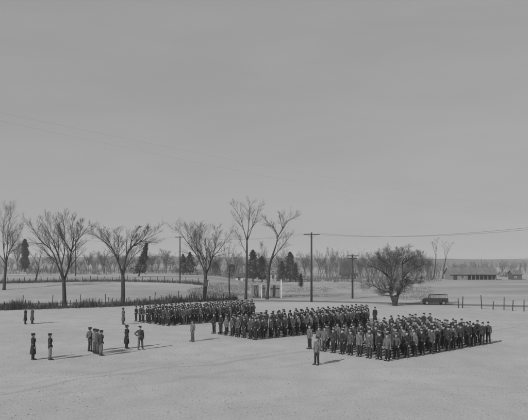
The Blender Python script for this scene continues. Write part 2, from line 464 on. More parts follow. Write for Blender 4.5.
def limb_tree(name, base, limbs, label, group, cfg, seed, depth=1.0, r0=.33, mt='bark', tilt=0.5):
    """limbs: pixel polylines (px, py, radius m); the first is the trunk. Depth wanders for the others."""
    rg = random.Random(seed); d = base.y
    trunk, crown = M(), M()
    def loc(px, py, off): return Vector(((px - HX) / F * d - base.x, off, HC - (py - HY) / F * d - base.z))
    offs = {}
    for li, lb in enumerate(limbs):
        (x0, y0, ra), pts_px, rb = lb[0], lb[1:-1], lb[-1]
        path = [(x0, y0)] + pts_px
        o0 = offs.get((x0, y0), 0.0)
        drift = rg.uniform(-1, 1) * depth
        pts, rad = [], []; n = len(path)
        total = sum(math.hypot(path[i+1][0]-path[i][0], path[i+1][1]-path[i][1]) for i in range(n-1)) / F * d
        # smooth resample
        for i, (x, y) in enumerate(path):
            t = i / (n - 1)
            off = o0 + (drift * total * .5 * t if li else 0)
            offs[(x, y)] = off
            q = loc(x, y, off)
            if 0 < i < n - 1 or (li and i == n - 1): q += Vector((rg.uniform(-.08, .08), 0, rg.uniform(-.05, .05)))
            pts.append(q); rad.append(ra * (1 - t) + rb * t)
        sm, sr = [], []
        for i in range(n - 1):
            a = pts[max(0, i-1)]; b = pts[i]; c = pts[i+1]; e = pts[min(n-1, i+2)]
            for k in range(4):
                t = k / 4
                sm.append(.5*((2*b) + (-a + c)*t + (2*a - 5*b + 4*c - e)*t*t + (-a + 3*b - 3*c + e)*t**3)); sr.append(rad[i]*(1-t) + rad[i+1]*t)
        sm.append(pts[-1]); sr.append(rad[-1])
        if li == 0:
            sr[0] *= 1.35; sm[0].z -= .15
            trunk.tube(sm, sr, 10)
        else:
            th = cfg.get('thin', .72); sr = [x*(th + (1.15 - th)*max(0, 1 - 5*q/len(sr))) for q, x in enumerate(sr)]
            crown.tube(sm, sr, 7, 1, False)
            c2 = dict(cfg)
            shoots(crown, sm, sr, 0, c2, rg, total * .8, cfg.get('start', .22))
            branch(crown, sm[-1], (sm[-1] - sm[-3]).normalized(), total * cfg.get('tip', .13), sr[-1], 1, cfg, rg)
    t = empty(name, base)
    trunk.build('trunk', mt, t); crown.build('crown', [cfg.get('cm', 'twig'), mt], t)
    k = cfg.get('fit', .925); t.scale = (k, k, k)
    tag(t, label, 'tree', group)
    return t

GE = 'bare elms along the far edge of the field'
b = at(64.3, 307)
limb_tree('elm_tree', b, [
    [(64.3, 307, .36), (64, 296), (63.7, 279), .30],
    [(63.7, 279, .22), (58.6, 263), (52.9, 247), (43, 236), (34.5, 223), .04],
    [(63.7, 279, .24), (66, 270), (67.7, 258.6), (68.6, 247), (73, 236), (83, 221), .04],
    [(63.7, 279, .2), (61.4, 263), (55.7, 244), (51.4, 233), (44, 217), .04],
    [(68.6, 247, .13), (62, 236), (57, 227), (55, 216), .03],
    [(68.6, 247, .12), (70, 231), (68.6, 215), .03],
    [(61.4, 263, .14), (64, 246), (63, 228), (61, 214), .03],
    [(73, 236, .1), (77, 226), (78, 215), .03]],
    'spreading bare elm, leftmost of the large vase-shaped trees, rising from the weedy fence', GE, ELM, 1, .7)
b = at(122.4, 306)
limb_tree('elm_tree', b, [
    [(122.4, 307, .36), (122.6, 295), (122.9, 273), .30],
    [(122.9, 273, .22), (118.6, 259), (114, 246), (106, 237), (98, 230), .04],
    [(122.9, 273, .24), (125.7, 254), (131, 243), (141, 237), (157, 228), .04],
    [(114, 246, .12), (109, 235), (104, 226), .03],
    [(131, 243, .14), (131.4, 233), (137, 222), .03],
    [(122.9, 273, .16), (128, 262), (135, 251), (146, 243), .03],
    [(118.6, 259, .12), (119, 243), (116, 227), .03],
    [(141, 237, .1), (147, 228), (149, 222), .03]],
    'wide bare elm standing just left of the farthest block with a dark spruce behind', GE, ELM, 2, .7)
b = at(204.3, 301)
limb_tree('elm_tree', b, [
    [(204.3, 301, .38), (205, 288), (205.7, 272), .32],
    [(205.7, 272, .2), (198.6, 256), (188.6, 241), (178, 227), .04],
    [(205.7, 272, .17), (202, 254), (193, 238), (187, 225), .03],
    [(205.7, 272, .2), (206.3, 258), (206.6, 244), (205, 226), .03],
    [(205.7, 272, .23), (209, 265), (212, 254), (219, 246), (230, 230), .04],
    [(212, 254, .12), (216, 239), (218, 225), .03],
    [(198.6, 256, .1), (196, 240), (197, 224), .03],
    [(206.3, 258, .1), (200, 243), (199, 228), .03]],
    'bare elm with a dark box fixed on its trunk, behind the farthest block', GE, ELM, 3, .7)
b = at(229.6, 298)
limb_tree('young_tree', b, [
    [(229.6, 298, .16), (229.4, 282), (229.3, 266), .12],
    [(229.3, 266, .09), (226, 254), (224, 243), .02],
    [(229.3, 266, .1), (232, 254), (235, 244), .02],
    [(229.3, 266, .07), (229, 252), (229.5, 240), .02]],
    'thin young bare tree between two tall elms, behind the farthest block', None, dict(ELM, n=[5, 4, 3]), 4, .7)
b = at(245.8, 299.5)
limb_tree('elm_tree', b, [
    [(245.8, 299.5, .27), (246.3, 275), (246.6, 250), (247, 236), .15],
    [(247, 236, .12), (243, 221), (239, 210), (231, 198), .03],
    [(247, 236, .13), (249, 222), (250, 210), (250, 199), .03],
    [(247, 236, .12), (252, 222), (256, 212), (259, 201), .03],
    [(246.6, 250, .08), (241, 238), (236, 228), .02]],
    'tallest slender bare elm beside the white-posted gateway, fanning out only near its top', GE, dict(ELM, n=[9, 7, 5]), 5, .6)
b = at(267, 299.5)
limb_tree('elm_tree', b, [
    [(267, 299.5, .30), (268, 284), (269.4, 266), (271.4, 257), .22],
    [(271.4, 257, .2), (277, 240), (279, 232), (284, 223), (288, 215), (296, 211), .03],
    [(279, 232, .13), (275.7, 224), (270, 218), (264, 212), .03],
    [(271.4, 257, .15), (281, 245), (292, 232), .03],
    [(284, 223, .08), (282, 214), (281, 208), .02],
    [(269.4, 266, .09), (264, 252), (261, 243), .02]],
    'bare elm leaning to the right in front of the white-posted gateway', GE, dict(ELM, n=[9, 7, 5]), 6, .6)
b = at(395.4, 306)
APP = dict(up=.16, wob=.26, lev=3, n=[19, 12, 9], ang=(28, 74), len=(.40, .68), rmin=.009, start=.14, thin=.66, tip=.15, fall=.4, cm='grey_twig', fit=1.0)
limb_tree('apple_tree', b, [
    [(395.4, 306.6, .42), (395.3, 305), (395.1, 303.5), (395, 302), .40],
    [(395, 302, .40), (392, 297), (390.5, 292), (391, 280), (390, 266), (386, 256), .06],
    [(395, 302, .40), (397.6, 296), (399, 289), (401, 277), (400, 264), (403, 256), .06],
    [(391, 280, .22), (382, 272), (374, 268), (366, 265), .05],
    [(401, 277, .22), (409, 270), (417, 267), (424, 264), .05],
    [(390.5, 292, .24), (383, 291), (374, 286), (365, 283), .04],
    [(399, 289, .18), (408, 284), (421, 283), .04],
    [(390, 266, .15), (382, 261), (377, 256), .04],
    [(400, 264, .15), (410, 258), (417, 255), .04],
    [(391, 280, .15), (394, 264), (395, 254), .04]],
    'broad low bare tree with dense twisted crown and forked trunk beside the car', None, APP, 7, .9)
b = at(433.5, 279)
limb_tree('tall_tree', b, [
    [(433.5, 279, .35), (435, 266), (436.2, 254), .2],
    [(436.2, 254, .16), (437, 246), (438.5, 237), .04],
    [(436.2, 254, .12), (433.5, 246), (432, 241), .04]],
    'thin upright bare tree left of the leaning one, near the barn', None, dict(ELM, n=[4, 4, 3], rmin=.03), 8, .5)
b = at(442.5, 278.8)
limb_tree('tall_tree', b, [
    [(442.5, 278.8, .35), (444.5, 265), (446, 258), .2],
    [(446, 258, .16), (448.5, 250), (452.5, 242), .04],
    [(446, 258, .12), (445, 248), (446.5, 241), .04]],
    'thin bare tree leaning to the right, beside the left end of the barn', None, dict(ELM, n=[4, 4, 3], rmin=.03), 9, .5)
b = at(4, 290)
limb_tree('elm_tree', b, [
    [(4, 290, .38), (5, 276), (6, 262), .28],
    [(6, 262, .2), (11, 248), (17, 240), (25, 228), .03],
    [(6, 262, .2), (9, 244), (12, 226), (16, 209), .03],
    [(6, 262, .2), (3, 244), (2, 224), (4, 206), .03],
    [(6, 262, .16), (-2, 248), (-9, 232), .03],
    [(11, 248, .1), (19, 246), (27, 241), .03]],
    'bare elm at the far left edge, partly cut off by the picture', GE, ELM, 10, .7)
b = at(35.8, 281.5)
limb_tree('young_tree', b, [
    [(35.8, 281.5, .25), (37, 274), (38.6, 267), .18],
    [(38.6, 267, .13), (40, 258), (43, 249), .04],
    [(38.6, 267, .12), (35, 258), (31, 252), .04],
    [(38.6, 267, .1), (44, 262), (48, 257), .04]],
    'small leaning bare tree in the far field, left of the first large elm', None, dict(ELM, n=[5, 4, 3], rmin=.02), 11, .7)

# --- templates for trees farther off
def bare_template(h, w, seed, dens, rmin, low=.25):
    rg = random.Random(seed); trunk, crown = M(), M()
    cfg = dict(up=.3, wob=.2, lev=3, n=dens, ang=(25, 60), len=(.45, .75), rmin=rmin)
    pts = [Vector((0, 0, -.2)), Vector((rg.uniform(-.2, .2), 0, h*low*.5)), Vector((rg.uniform(-.3, .3), 0, h*low))]
    trunk.tube(pts, [h*.024, h*.02, h*.017], 7)
    k = 6
    for i in range(k):
        a = 2*math.pi*(i + rg.random()*.6)/k; sp = w*rg.uniform(.25, .55)
        e = Vector((math.cos(a)*sp, math.sin(a)*sp, h*rg.uniform(.62, .86)))
        mid = pts[-1].lerp(e, .5) + Vector((0, 0, h*.03)) - Vector((math.cos(a), math.sin(a), 0))*sp*.12
        pp = [pts[-1], pts[-1].lerp(mid, .5), mid, mid.lerp(e, .5), e]
        rr = [h*.012, h*.01, h*.008, h*.005, h*.003]
        crown.tube(pp, rr, 5, 0, False)
        shoots(crown, pp, rr, 0, cfg, rg, (e - pts[-1]).length*.75, .15)
    return trunk, crown

TPL = []
for i, (h, w, dens) in enumerate([(10, 9, [9, 7, 6]), (10, 7, [9, 7, 6]), (10, 11, [10, 7, 6])]):
    t, c = bare_template(h, w, 100 + i, dens, .016)
    TPL.append((t.mesh('trunk', 'bark_far'), c.mesh('crown', 'bark_far')))

def far_tree(px, py, top, wid, label, i, group='bare trees of the farmland behind', Y=None):
    if Y: X = (px - HX) / F * Y; p = Vector((X, Y, gz(X, Y)))
    else: p = at(px, py)
    ztop = HC - (top - HY) / F * p.y
    s = (ztop - p.z) / 10.0
    sw = (wid / F * p.y) / (9, 7, 11)[i % 3] * .9
    t = empty('bare_tree', p, rnd.uniform(0, 6.28))
    t.scale = (sw, sw, s)
    for nm, me in zip(('trunk', 'crown'), TPL[i % 3]): link(nm, me, t)
    tag(t, label, 'tree', group)

FT = [  # px, Y, top row, width px, what sets it apart
    (17, 300, 238, 24, 'hazy bare tree left of the dark columnar evergreen'),
    (52, 330, 252, 22, 'low hazy bare tree seen through the first elm at left'),
    (70, 360, 250, 20, 'hazy bare tree seen just behind the first elm and the leftmost pole'),
    (88, 270, 251, 20, 'rounded hazy bare tree just right of the leftmost utility pole'),
    (104, 240, 247, 26, 'large rounded hazy bare tree left of the second elm trunk'),
    (121, 270, 250, 22, 'rounded hazy bare tree directly behind the second elm trunk'),
    (152, 260, 250, 22, 'hazy bare tree just right of the leaning dark spruce'),
    (166, 240, 246, 20, 'taller hazy bare tree left of the pole with evergreens'),
    (196, 280, 254, 20, 'hazy bare tree left of the elm with the box'),
    (216, 260, 252, 22, 'hazy bare tree right of the elm with the box'),
    (236, 290, 250, 18, 'hazy bare tree behind the thin young tree'),
    (262, 300, 246, 18, 'hazy bare tree behind the leaning elm trunk'),
    (280, 280, 247, 20, 'hazy bare tree between the leaning elm and the dark cedar clump'),
    (304, 300, 249, 18, 'hazy bare tree just left of the tallest utility pole'),
    (320, 270, 247, 20, 'tall hazy bare tree right of the tallest utility pole'),
    (333, 290, 245, 16, 'tallest hazy bare tree midway between the two utility poles with crossarms'),
    (345, 310, 254, 18, 'low hazy bare tree above the small dark shed'),
    (360, 250, 251, 22, 'hazy bare tree just right of the shorter utility pole'),
    (376, 220, 245, 30, 'wide hazy bare tree behind the left half of the dense low tree'),
    (396, 230, 241, 34, 'tallest wide hazy bare tree directly behind the dense low tree'),
    (416, 240, 246, 28, 'hazy bare tree behind the right half of the dense low tree'),
    (427, 300, 256, 18, 'low hazy bare tree between the dense low tree and the upright pair'),
    (458, 300, 262, 16, 'low hazy bare tree just behind the left end of the barn roof'),
]
for i, (px, Y, top, wid, lab) in enumerate(FT):
    far_tree(px, 0, top, wid, lab, i, Y=Y)

# --- evergreens
def evergreen(px, top, wid, label, Y, seed, name='evergreen_tree', blunt=1.0, lean=0.0, base_z=.4):
    rg = random.Random(seed); X = (px - HX) / F * Y; p = Vector((X, Y, gz(X, Y)))
    h = HC - (top - HY) / F * Y - p.z; w = wid / F * Y / 2 * 1.7
    tr, cr = M(), M()
    tr.tube([(0, 0, -.2), (lean*h*.5, 0, h*.5), (lean*h, 0, h*.95)], [h*.022, h*.014, .02], 6)
    n = 4200
    for i in range(n):
        z = h * (base_z*.3 + (1 - base_z*.3) * rg.random() ** .9)
        t = z / h
        rr = w * (1 - t) ** blunt * (.85 + .15*math.sin(t*23 + seed))
        if blunt < .8: rr *= min(1, t*4)
        a = rg.uniform(0, 6.28); r = rr * rg.random() ** .4 * (.55 + .75*abs(noise.noise(Vector((math.cos(a)*1.5, math.sin(a)*1.5, z*.55 + seed))))*2)
        c = Vector((lean*z + r*math.cos(a), r*math.sin(a), z - r*.25 + rg.uniform(-.1, .1)))
        out = Vector((math.cos(a), math.sin(a), rg.uniform(-.5, .3))).normalized()
        s = h * rg.uniform(.02, .045)
        sd = out.cross(Vector((0, 0, 1))).normalized(); sd = (sd + Vector((0, 0, rg.uniform(-.8, .8)))).normalized()
        b0 = len(cr.v)
        cr.v += [c - out*s*.5, c + sd*s*.4, c + out*s, c - sd*s*.4]
        cr.face((b0, b0+1, b0+2, b0+3), 0, False)
    t = empty(name, p); tr.build('trunk', 'bark', t); cr.build('crown', 'needles', t)
    tag(t, label, 'tree', 'dark evergreens')
EV = [
    (25, 239, 7, 'dark columnar evergreen at far left behind the farm fence', 260, .5, 0),
    (138.5, 243, 12, 'dark leaning spruce seen just right of the second elm trunk', 190, .9, .25),
    (183, 254, 10, 'dark evergreen left of the pole foot, in the pair of evergreens', 215, .7, 0),
    (190, 252, 11, 'taller dark evergreen right of the pole foot, in the pair of evergreens', 220, .7, 0),
    (215, 262, 12, 'low rounded evergreen between two elm trunks', 230, .45, 0),
    (232, 264, 13, 'low dark evergreen beside the small dark-roofed shed', 210, .45, 0),
    (253, 250, 13, 'dark evergreen just right of the tallest slender elm trunk', 205, .6, 0),
    (262, 256, 12, 'dark evergreen just left of the leaning elm trunk', 210, .6, 0),
    (290, 252, 14, 'tallest dark cedar of the clump, above the small pale farmhouse', 225, .6, 0),
    (282, 261, 9, 'smaller dark cedar left of the tallest cedar', 222, .6, 0),
    (295.5, 263, 6, 'narrow dark cedar right of the tallest cedar', 220, .6, 0),
    (301.0, 274, 3.6, 'very narrow upright dark cedar standing alone in the field left of the tallest pole', 165, .35, 0),
]
for i, (px, top, wid, lab, Y, bl, ln) in enumerate(EV):
    evergreen(px, top, wid, lab, Y, 50+i, blunt=bl, lean=ln)

# --- far wood: one mass on the horizon
wood = M(); rg = random.Random(5)
WC = dict(up=.25, wob=.2, lev=2, n=[6, 5, 0], ang=(18, 50), len=(.4, .7), rmin=.03)
def wood_tree(m, p, h, rg, thick):
    k = rg.choice((1, 2, 3)); 
    for i in range(k):
        top = p + Vector((rg.uniform(-.28, .28)*h, rg.uniform(-.28, .28)*h, h*rg.uniform(.55, .9)))
        pts = [p + Vector((0, 0, -.4)), p.lerp(top, .3) + Vector((0, 0, h*.05)), p.lerp(top, .65) + Vector((rg.uniform(-.03, .03)*h, 0, h*.04)), top]
        m.tube(pts, [thick, thick*.8, thick*.5, thick*.25], 4, 0, False)
        c = dict(WC, n=[11, 6, 0], rmin=thick*.22)
        shoots(m, pts, [thick, thick*.8, thick*.5, thick*.25], 0, c, rg, h*.62, .12)
def wood_z(px, Y, top): 
    X = (px - HX) / F * Y; z = gz(X, Y); return Vector((X, Y, z)), HC - (top - HY) / F * Y - z
for i in range(320):
    px = rg.uniform(-60, 590); Y = rg.uniform(390, 560)
    if px < 230: top = rg.uniform(256, 262)
    elif px < 440: top = rg.uniform(253, 260)
    else: top = rg.uniform(258.5, 262.5)
    p, h = wood_z(px, Y, top); wood_tree(wood, p, max(h, 4), rg, .11)
tag(wood.build('far_wood', 'bark_far'), 'grey bare woodland along the horizon', 'woodland', kind='stuff')
thicket = M()
for i in range(330):
    px = rg.choice((rg.uniform(78, 178), rg.uniform(206, 300), rg.uniform(300, 440), rg.uniform(340, 436), rg.uniform(0, 80))); Y = rg.uniform(255, 350)
    base = 250 if px < 180 else 252 if px < 340 else 248 if px < 430 else 257
    if px < 78: base = 257
    top = base + rg.uniform(0, 12) + 3*noise.noise(Vector((px*.06, 7, 0)))
    p, h = wood_z(px, Y, top); wood_tree(thicket, p, max(h, 3), rg, .08)
tag(thicket.build('thicket', 'bark_far'), 'tangled bare saplings filling the ground between the farmland trees', 'thicket', kind='stuff')

# --- brush and weeds
def blades(m, p, h, n, rg, spread=.25, wd=.02):
    for i in range(n):
        q = p + Vector((rg.uniform(-spread, spread), rg.uniform(-spread, spread), -.03))
        a = rg.uniform(0, 3.14); ww = wd*rg.uniform(.5, 1.2)
        t = q + Vector((rg.gauss(0, .18)*h, rg.gauss(0, .18)*h, h*rg.uniform(.5, 1.1)))
        b0 = len(m.v); dx = Vector((math.cos(a)*ww, math.sin(a)*ww, 0)); dy = Vector((-dx.y, dx.x, 0))
        m.v += [q - dx, q + dx, q + dy, t]
        m.face((b0, b0+1, b0+3), 0, False); m.face((b0+1, b0+2, b0+3), 0, False); m.face((b0+2, b0, b0+3), 0, False)

def lerp_path(path, t):
    n = len(path) - 1; f = t*n; a = min(n-1, int(f)); return path[a].lerp(path[a+1], f-a)

LF = [flat(x, y) for x, y in ((-14, 310.5), (8, 309.5), (40, 308.8), (75, 307.6), (110, 306.5), (140, 305), (170, 303), (200, 301.5), (236, 299.5))]
rg = random.Random(21)
w = M()
for i in range(2000):
    t = rg.random(); p = lerp_path(LF, t) + Vector((rg.uniform(-.5, .5), rg.gauss(0, .75), 0))
    dens = .5 + noise.noise(Vector((p.x*.35, 0, 3)))
    px = HX + F*p.x/p.y
    h = rg.uniform(.25, 1.3)*(.6 + .8*max(0, min(1, dens))) + .5*max(0, dens-.3)
    if 58 < px < 72: h *= .45
    blades(w, p, h, 6 if dens > .2 else 3, rg, .2, .034)
tag(w.build('fence_weeds', 'weed'), 'tall dry dead weeds matted along the near fence line', 'weeds', kind='stuff')

def fence(name, pts, hs, label, wires=(.45, .8, 1.1), r=.07, rg=rg):
    t = empty(name, pts[0]); o = pts[0]
    for p, h in zip(pts, hs):
        m = M(); ln = Vector((rg.uniform(-.09, .09), rg.uniform(-.05, .05), 1))
        m.tube([(0, 0, -.3), ln*h*.5, ln*h], [r, r*.95, r*.85], 7)
        m.build('post', 'post', t, p - o)
    if wires:
        m = M()
        for z in wires:
            for a, b in zip(pts, pts[1:]):
                c = (a + b)/2 - o + Vector((0, 0, z - .03))
                m.tube([a - o + Vector((0, -.06, z)), c + Vector((0, -.06, 0)), b - o + Vector((0, -.06, z))], .006, 3, 0, False)
        m.build('wire', 'wire', t)
    tag(t, label, 'fence')
pts, hs = [], []
for i in range(98):
    pts.append(lerp_path(LF, i/97) + Vector((rg.uniform(-.25, .25), rg.uniform(-.15, .15), 0)))
    hs.append(rg.choice((rg.uniform(.8, 1.3), rg.uniform(1.1, 1.55))))
for x in (23, 52.5, 79, 105.5, 153.5, 179.5):
    k = min(range(98), key=lambda q: abs(HX + F*pts[q].x/pts[q].y - x)); hs[k] = 2.0
fence('stake_fence', pts, hs, 'ragged dark line of close-set stakes in weeds behind the officers', (.8,), r=.065)
pts = [flat(x, y) for x, y in ((458.5, 308.2), (462.5, 308.2), (482, 309), (493, 309.6), (504, 310.2), (512.5, 310.8), (524, 311.5))]
fence('wire_fence', pts[2:], [2.0, 1.2, 1.9, 1.5, 1.6], 'roadside post and wire fence right of the car', r=.07)
pts2 = pts[:2]
fence('fence_posts', pts2, [1.45, 1.75], 'two leaning old posts standing close together just right of the car', None, r=.08)
FF = [at(x, y) for x, y in ((-10, 283.5), (14, 283), (35, 282.6), (60, 282), (90, 281.4), (120, 281.4), (150, 282), (180, 283), (205, 285))]
fp = []
for i in range(33):
    fp.append(lerp_path(FF, i/32)); fp[-1].z = gz(fp[-1].x, fp[-1].y)
fence('wire_fence', fp, [rg.uniform(1.1, 1.6) for _ in fp], 'distant post and wire fence crossing the farmland on the left', wires=(.6, 1.0), r=.09)
w = M()
for i in range(1500):
    p = lerp_path(FF, rg.random()) + Vector((rg.uniform(-1, 1), rg.gauss(0, .8), 0)); p.z = gz(p.x, p.y)
    blades(w, p, rg.uniform(.4, 1.2), 3, rg, .5, .05)
for i in range(3600):   # rough ground behind the farthest block and between the poles
    if i < 1500: px, py = rg.uniform(190, 250), rg.uniform(283, 298)
    elif i < 2900: px, py = rg.uniform(284, 392), rg.uniform(285, 297)
    else: px, py = rg.uniform(398, 432), rg.uniform(280, 300)
    p = at(px, py)
    if noise.noise(Vector((p.x*.08, p.y*.05, 9))) < -.12: continue
    blades(w, p, rg.uniform(.1, .6), 6, rg, .7, .022)
tag(w.build('field_weeds', 'weed'), 'dry weeds and brush scattered over the rough farmland', 'weeds', kind='stuff')
# brushy thickets under the far trees
w = M()
for i in range(1500):
    px = rg.uniform(-20, 440); Y = rg.uniform(215, 300)
    X = (px-HX)/F*Y
    if noise.noise(Vector((X*.06, Y*.06, 4))) < -.1: continue
    blades(w, Vector((X, Y, gz(X, Y))), rg.uniform(.8, 3.2), 7, rg, 1.3, .06)
tag(w.build('brush', 'bark_far'), 'leafless brush and saplings under the distant trees', 'brush', kind='stuff')

# ================================================================== POLES AND WIRES
def pole(base, top_z, arms, label, r=.15, name='utility_pole', rz=0.0):
    t = empty(name, base, rz); h = top_z - base.z
    m = M(); m.tube([(0, 0, -.5), (0, 0, h*.5), (0, 0, h)], [r*1.15, r, r*.78], 10); m.build('pole', 'pole', t)
    att = []
    for (dz, ln) in arms:
        m = M(); m.box((0, -r-.06, h - dz), (ln, .12, .14)); c = m.build('crossarm', 'pole', t)
        m = M()
        for s in (-.46, -.22, .22, .46):
            m.rings([(h-dz+.07, .02, .02, -r-.06, s*ln), (h-dz+.13, .05, .05, -r-.06, s*ln), (h-dz+.2, .035, .035, -r-.06, s*ln)], 8)
            att.append(Vector((s*ln, -r-.06, h-dz+.2)))
        m.build('insulator', 'ceramic', c)
        m = M()
        for s in (-1, 1): m.tube([(s*ln*.28, -r-.03, h-dz-.06), (0, -r+.02, h-dz-.62)], .018, 4)
        m.build('brace', 'wire', c)
    tag(t, label, 'utility pole', 'utility poles')
    mw = Matrix.Translation(base) @ Matrix.Rotation(rz, 4, 'Z')
    return [mw @ a for a in att]
def PW(px, Y, topy):
    X = (px-HX)/F*Y; return Vector((X, Y, gz(X, Y))), HC - (topy-HY)/F*Y
b1, t1 = PW(75.6, 195, 239); A1 = pole(b1, t1, [(.35, 2.6)], 'slim utility pole just right of the leftmost large elm', .16, rz=R(-30))
b2, t2 = PW(180, 156, 236); A2 = pole(b2, t2, [(.3, 2.8)], 'utility pole in front of the pair of dark evergreens', .16, rz=R(-25))
b3 = at(311.5, 302); t3 = HC - (232.5-HY)/F*b3.y; A3 = pole(b3, t3, [(.35, 2.8)], 'tallest utility pole, dark crossarm at its top, right of the white-posted gateway', .17, rz=R(0))
b4 = at(352.5, 298.5); t4 = HC - (254.5-HY)/F*b4.y; A4 = pole(b4, t4, [(.25, 2.2), (.75, 1.7)], 'shorter utility pole with two crossarms, left of the dense low tree', .17)

def span(m, a, b, sag, r=.011):
    pts = []
    for i in range(15):
        t = i/14; q = a.lerp(b, t); q.z -= sag*4*t*(1-t); pts.append(q)
    m.tube(pts, r, 4, 0, False)
def wires(pairs, sag, label, r=.011):
    m = M(); o = pairs[0][0].copy()
    for a, b in pairs: span(m, a - o, b - o, sag, r)
    tag(m.build('power_line', 'wire', None, o), label, 'power line')
wires([(A1[i], A2[i]) for i in (0, 3)], 1.0, 'pair of faint wires strung between the two left utility poles', .010)
wires([(A2[i], A3[i]) for i in (0, 3)], 1.0, 'pair of faint wires from the left poles to the tallest pole', .010)
E = Vector((36, 62, 11.25))
wires([(A3[i], E + Vector((k*.6, 0, 0))) for i, k in ((0, -2), (3, 2))], 1.1, 'wires running right from the tallest pole across the whole sky', .012)
E4 = Vector((62, 84, 9.5))
wires([(A4[i], E4 + Vector((k, 0, 0))) for i, k in ((0, -1), (3, 1))], 1.6, 'low faint wires running right from the shorter pole above the barn', .008)
m = M()
for k, (ya, yb) in enumerate(((100, 214), (108, 226))):
    a = Vector(((-60-HX)/F*20, 20, HC - (ya-HY)/F*20)); b = Vector(((575-HX)/F*60, 60, HC - (yb-HY)/F*60))
    span(m, a, b, .5, .0011)
tag(m.build('power_line', 'wire'), 'two hair-thin wires slanting down across the upper left sky', 'power line')

# box on the trunk of the third elm
p = at(204.3, 301); z = HC - (283-HY)/F*p.y
bx = empty('wooden_box', (p.x + .45, p.y - .55, z - .55))
m = M(); m.box((0, 0, .55), (.72, .5, 1.1)); m.build('cabinet', 'darkboard', bx)
m = M(); m.box((0, 0, 1.13), (.84, .62, .06)); m.build('lid', 'board', bx)
m = M(); m.box((.06+.36, 0, .5), (.12, .5, .9)); m.build('side_board', 'whitewash', bx)
tag(bx, 'dark wooden box with a white side fixed to the elm trunk', 'box')

# ================================================================== BUILDINGS
def house(name, px0, px1, Y, eave, ridge, depth, wallm, roofm, label, wins, cat='house', rz=0.0, doors=(), chimney=None, gable_front=False, zb=None):
    X0, X1 = (px0-HX)/F*Y, (px1-HX)/F*Y; xc = (X0+X1)/2; W = X1-X0
    g = min(gz(X0, Y), gz(X1, Y)); he = HC-(eave-HY)/F*Y-g; hr = HC-(ridge-HY)/F*Y-g
    t = empty(name, (xc, Y+depth/2, g), rz)
    wl = M()
    if not gable_front:
        wl.prism([(0, -.4), (depth, -.4), (depth, he), (depth/2, hr-.12), (0, he)], 0, W)
        wl.v = [Vector((v.y-W/2, v.x-depth/2, v.z)) for v in wl.v]
    else:
        wl.prism([(-W/2, -.4), (W/2, -.4), (W/2, he), (0, hr-.12), (-W/2, he)], -depth/2, depth/2)
    wall = wl.build('wall', wallm, t)
    rf = M(); ov = .45; th = .16
    if not gable_front:
        sl = (hr-he)/(depth/2)
        for s in (-1, 1):
            y1 = s*(depth/2+ov); z1 = he-sl*ov
            b0 = len(rf.v)
            for x in (-W/2-ov, W/2+ov):
                rf.v += [Vector((x, 0, hr)), Vector((x, y1, z1)), Vector((x, y1, z1+th)), Vector((x, 0, hr+th))]
            for f in ((0, 1, 2, 3), (7, 6, 5, 4), (0, 4, 5, 1), (1, 5, 6, 2), (2, 6, 7, 3), (3, 7, 4, 0)): rf.face(tuple(b0+k for k in f), 0, False)
    else:
        sl = (hr-he)/(W/2)
        for s in (-1, 1):
            x1 = s*(W/2+ov); z1 = he-sl*ov; b0 = len(rf.v)
            for y in (-depth/2-ov, depth/2+ov):
                rf.v += [Vector((0, y, hr)), Vector((x1, y, z1)), Vector((x1, y, z1+th)), Vector((0, y, hr+th))]
            for f in ((0, 1, 2, 3), (7, 6, 5, 4), (0, 4, 5, 1), (1, 5, 6, 2), (2, 6, 7, 3), (3, 7, 4, 0)): rf.face(tuple(b0+k for k in f), 0, False)
    roof = rf.build('roof', roofm, t)
    if chimney is not None:
        m = M(); m.box((chimney*W, 0, hr+.5), (.7, .7, 1.8)); m.build('chimney', 'board', roof)
    for (fx, z, w_, h_) in wins:
        m = M(); x = (fx-.5)*W
        for dx in (-1, 1): m.box((x+dx*(w_/2+.05), -depth/2-.03, z+h_/2), (.1, .08, h_+.2))
        for dz in (-.05, h_+.05): m.box((x, -depth/2-.028, z+dz), (w_, .075, .1))
        m.box((x, -depth/2-.025, z+h_/2), (w_, .04, .05))
        f = m.build('window', 'whitewash' if wallm != 'whitewash' else 'board', t)
        m = M(); m.box((x, -depth/2-.01, z+h_/2), (w_, .03, h_)); m.build('pane', 'glass', f)
    for (fx, w_, h_) in doors:
        m = M(); x = (fx-.5)*W; m.box((x, -depth/2-.02, h_/2), (w_, .06, h_)); d = m.build('door', 'darkboard', t)
        m = M(); m.box((x+w_*.35, -depth/2-.08, h_/2), (.06, .06, .2)); m.build('handle', 'wire', d)
    tag(t, label, cat)
    return t
W2 = [(.15, .9, 1.0, 1.4), (.4, .9, 1.0, 1.4), (.85, .9, 1.0, 1.4)]
house('farm_house', 257, 276, 232, 273, 267.5, 7, 'palewood', 'roof', 'pale farmhouse half hidden behind the leaning elm and dark evergreens', W2 + [(.15, 3.0, .9, .9), (.85, 3.0, .9, .9)], doors=[(.62, 1.0, 2.1)], chimney=.3)
house('farm_house', 284, 298, 245, 273.5, 268.5, 6, 'palewood', 'roof', 'small pale farmhouse under the dark cedars', [(.18, .9, .9, 1.2), (.8, .9, .9, 1.2)], doors=[(.5, 1.0, 2.0)], chimney=-.3)
house('garden_shed', 235.5, 243, 200, 276.5, 273.2, 3.5, 'whitewash', 'darkboard', 'tiny pale shed with a dark roof between the young tree and tallest elm', [], 'shed', doors=[(.5, .8, 1.8)])
house('farm_shed', 342, 349.5, 262, 274.2, 271.8, 4, 'darkboard', 'darkboard', 'small dark shed left of the shorter utility pole in the far field', [(.5, .6, .7, .7)], 'shed')
house('farm_shed', 353, 357, 264, 275, 273, 3, 'whitewash', 'darkboard', 'tiny white-walled shed just right of the shorter utility pole foot', [], 'shed', doors=[(.5, .7, 1.5)])
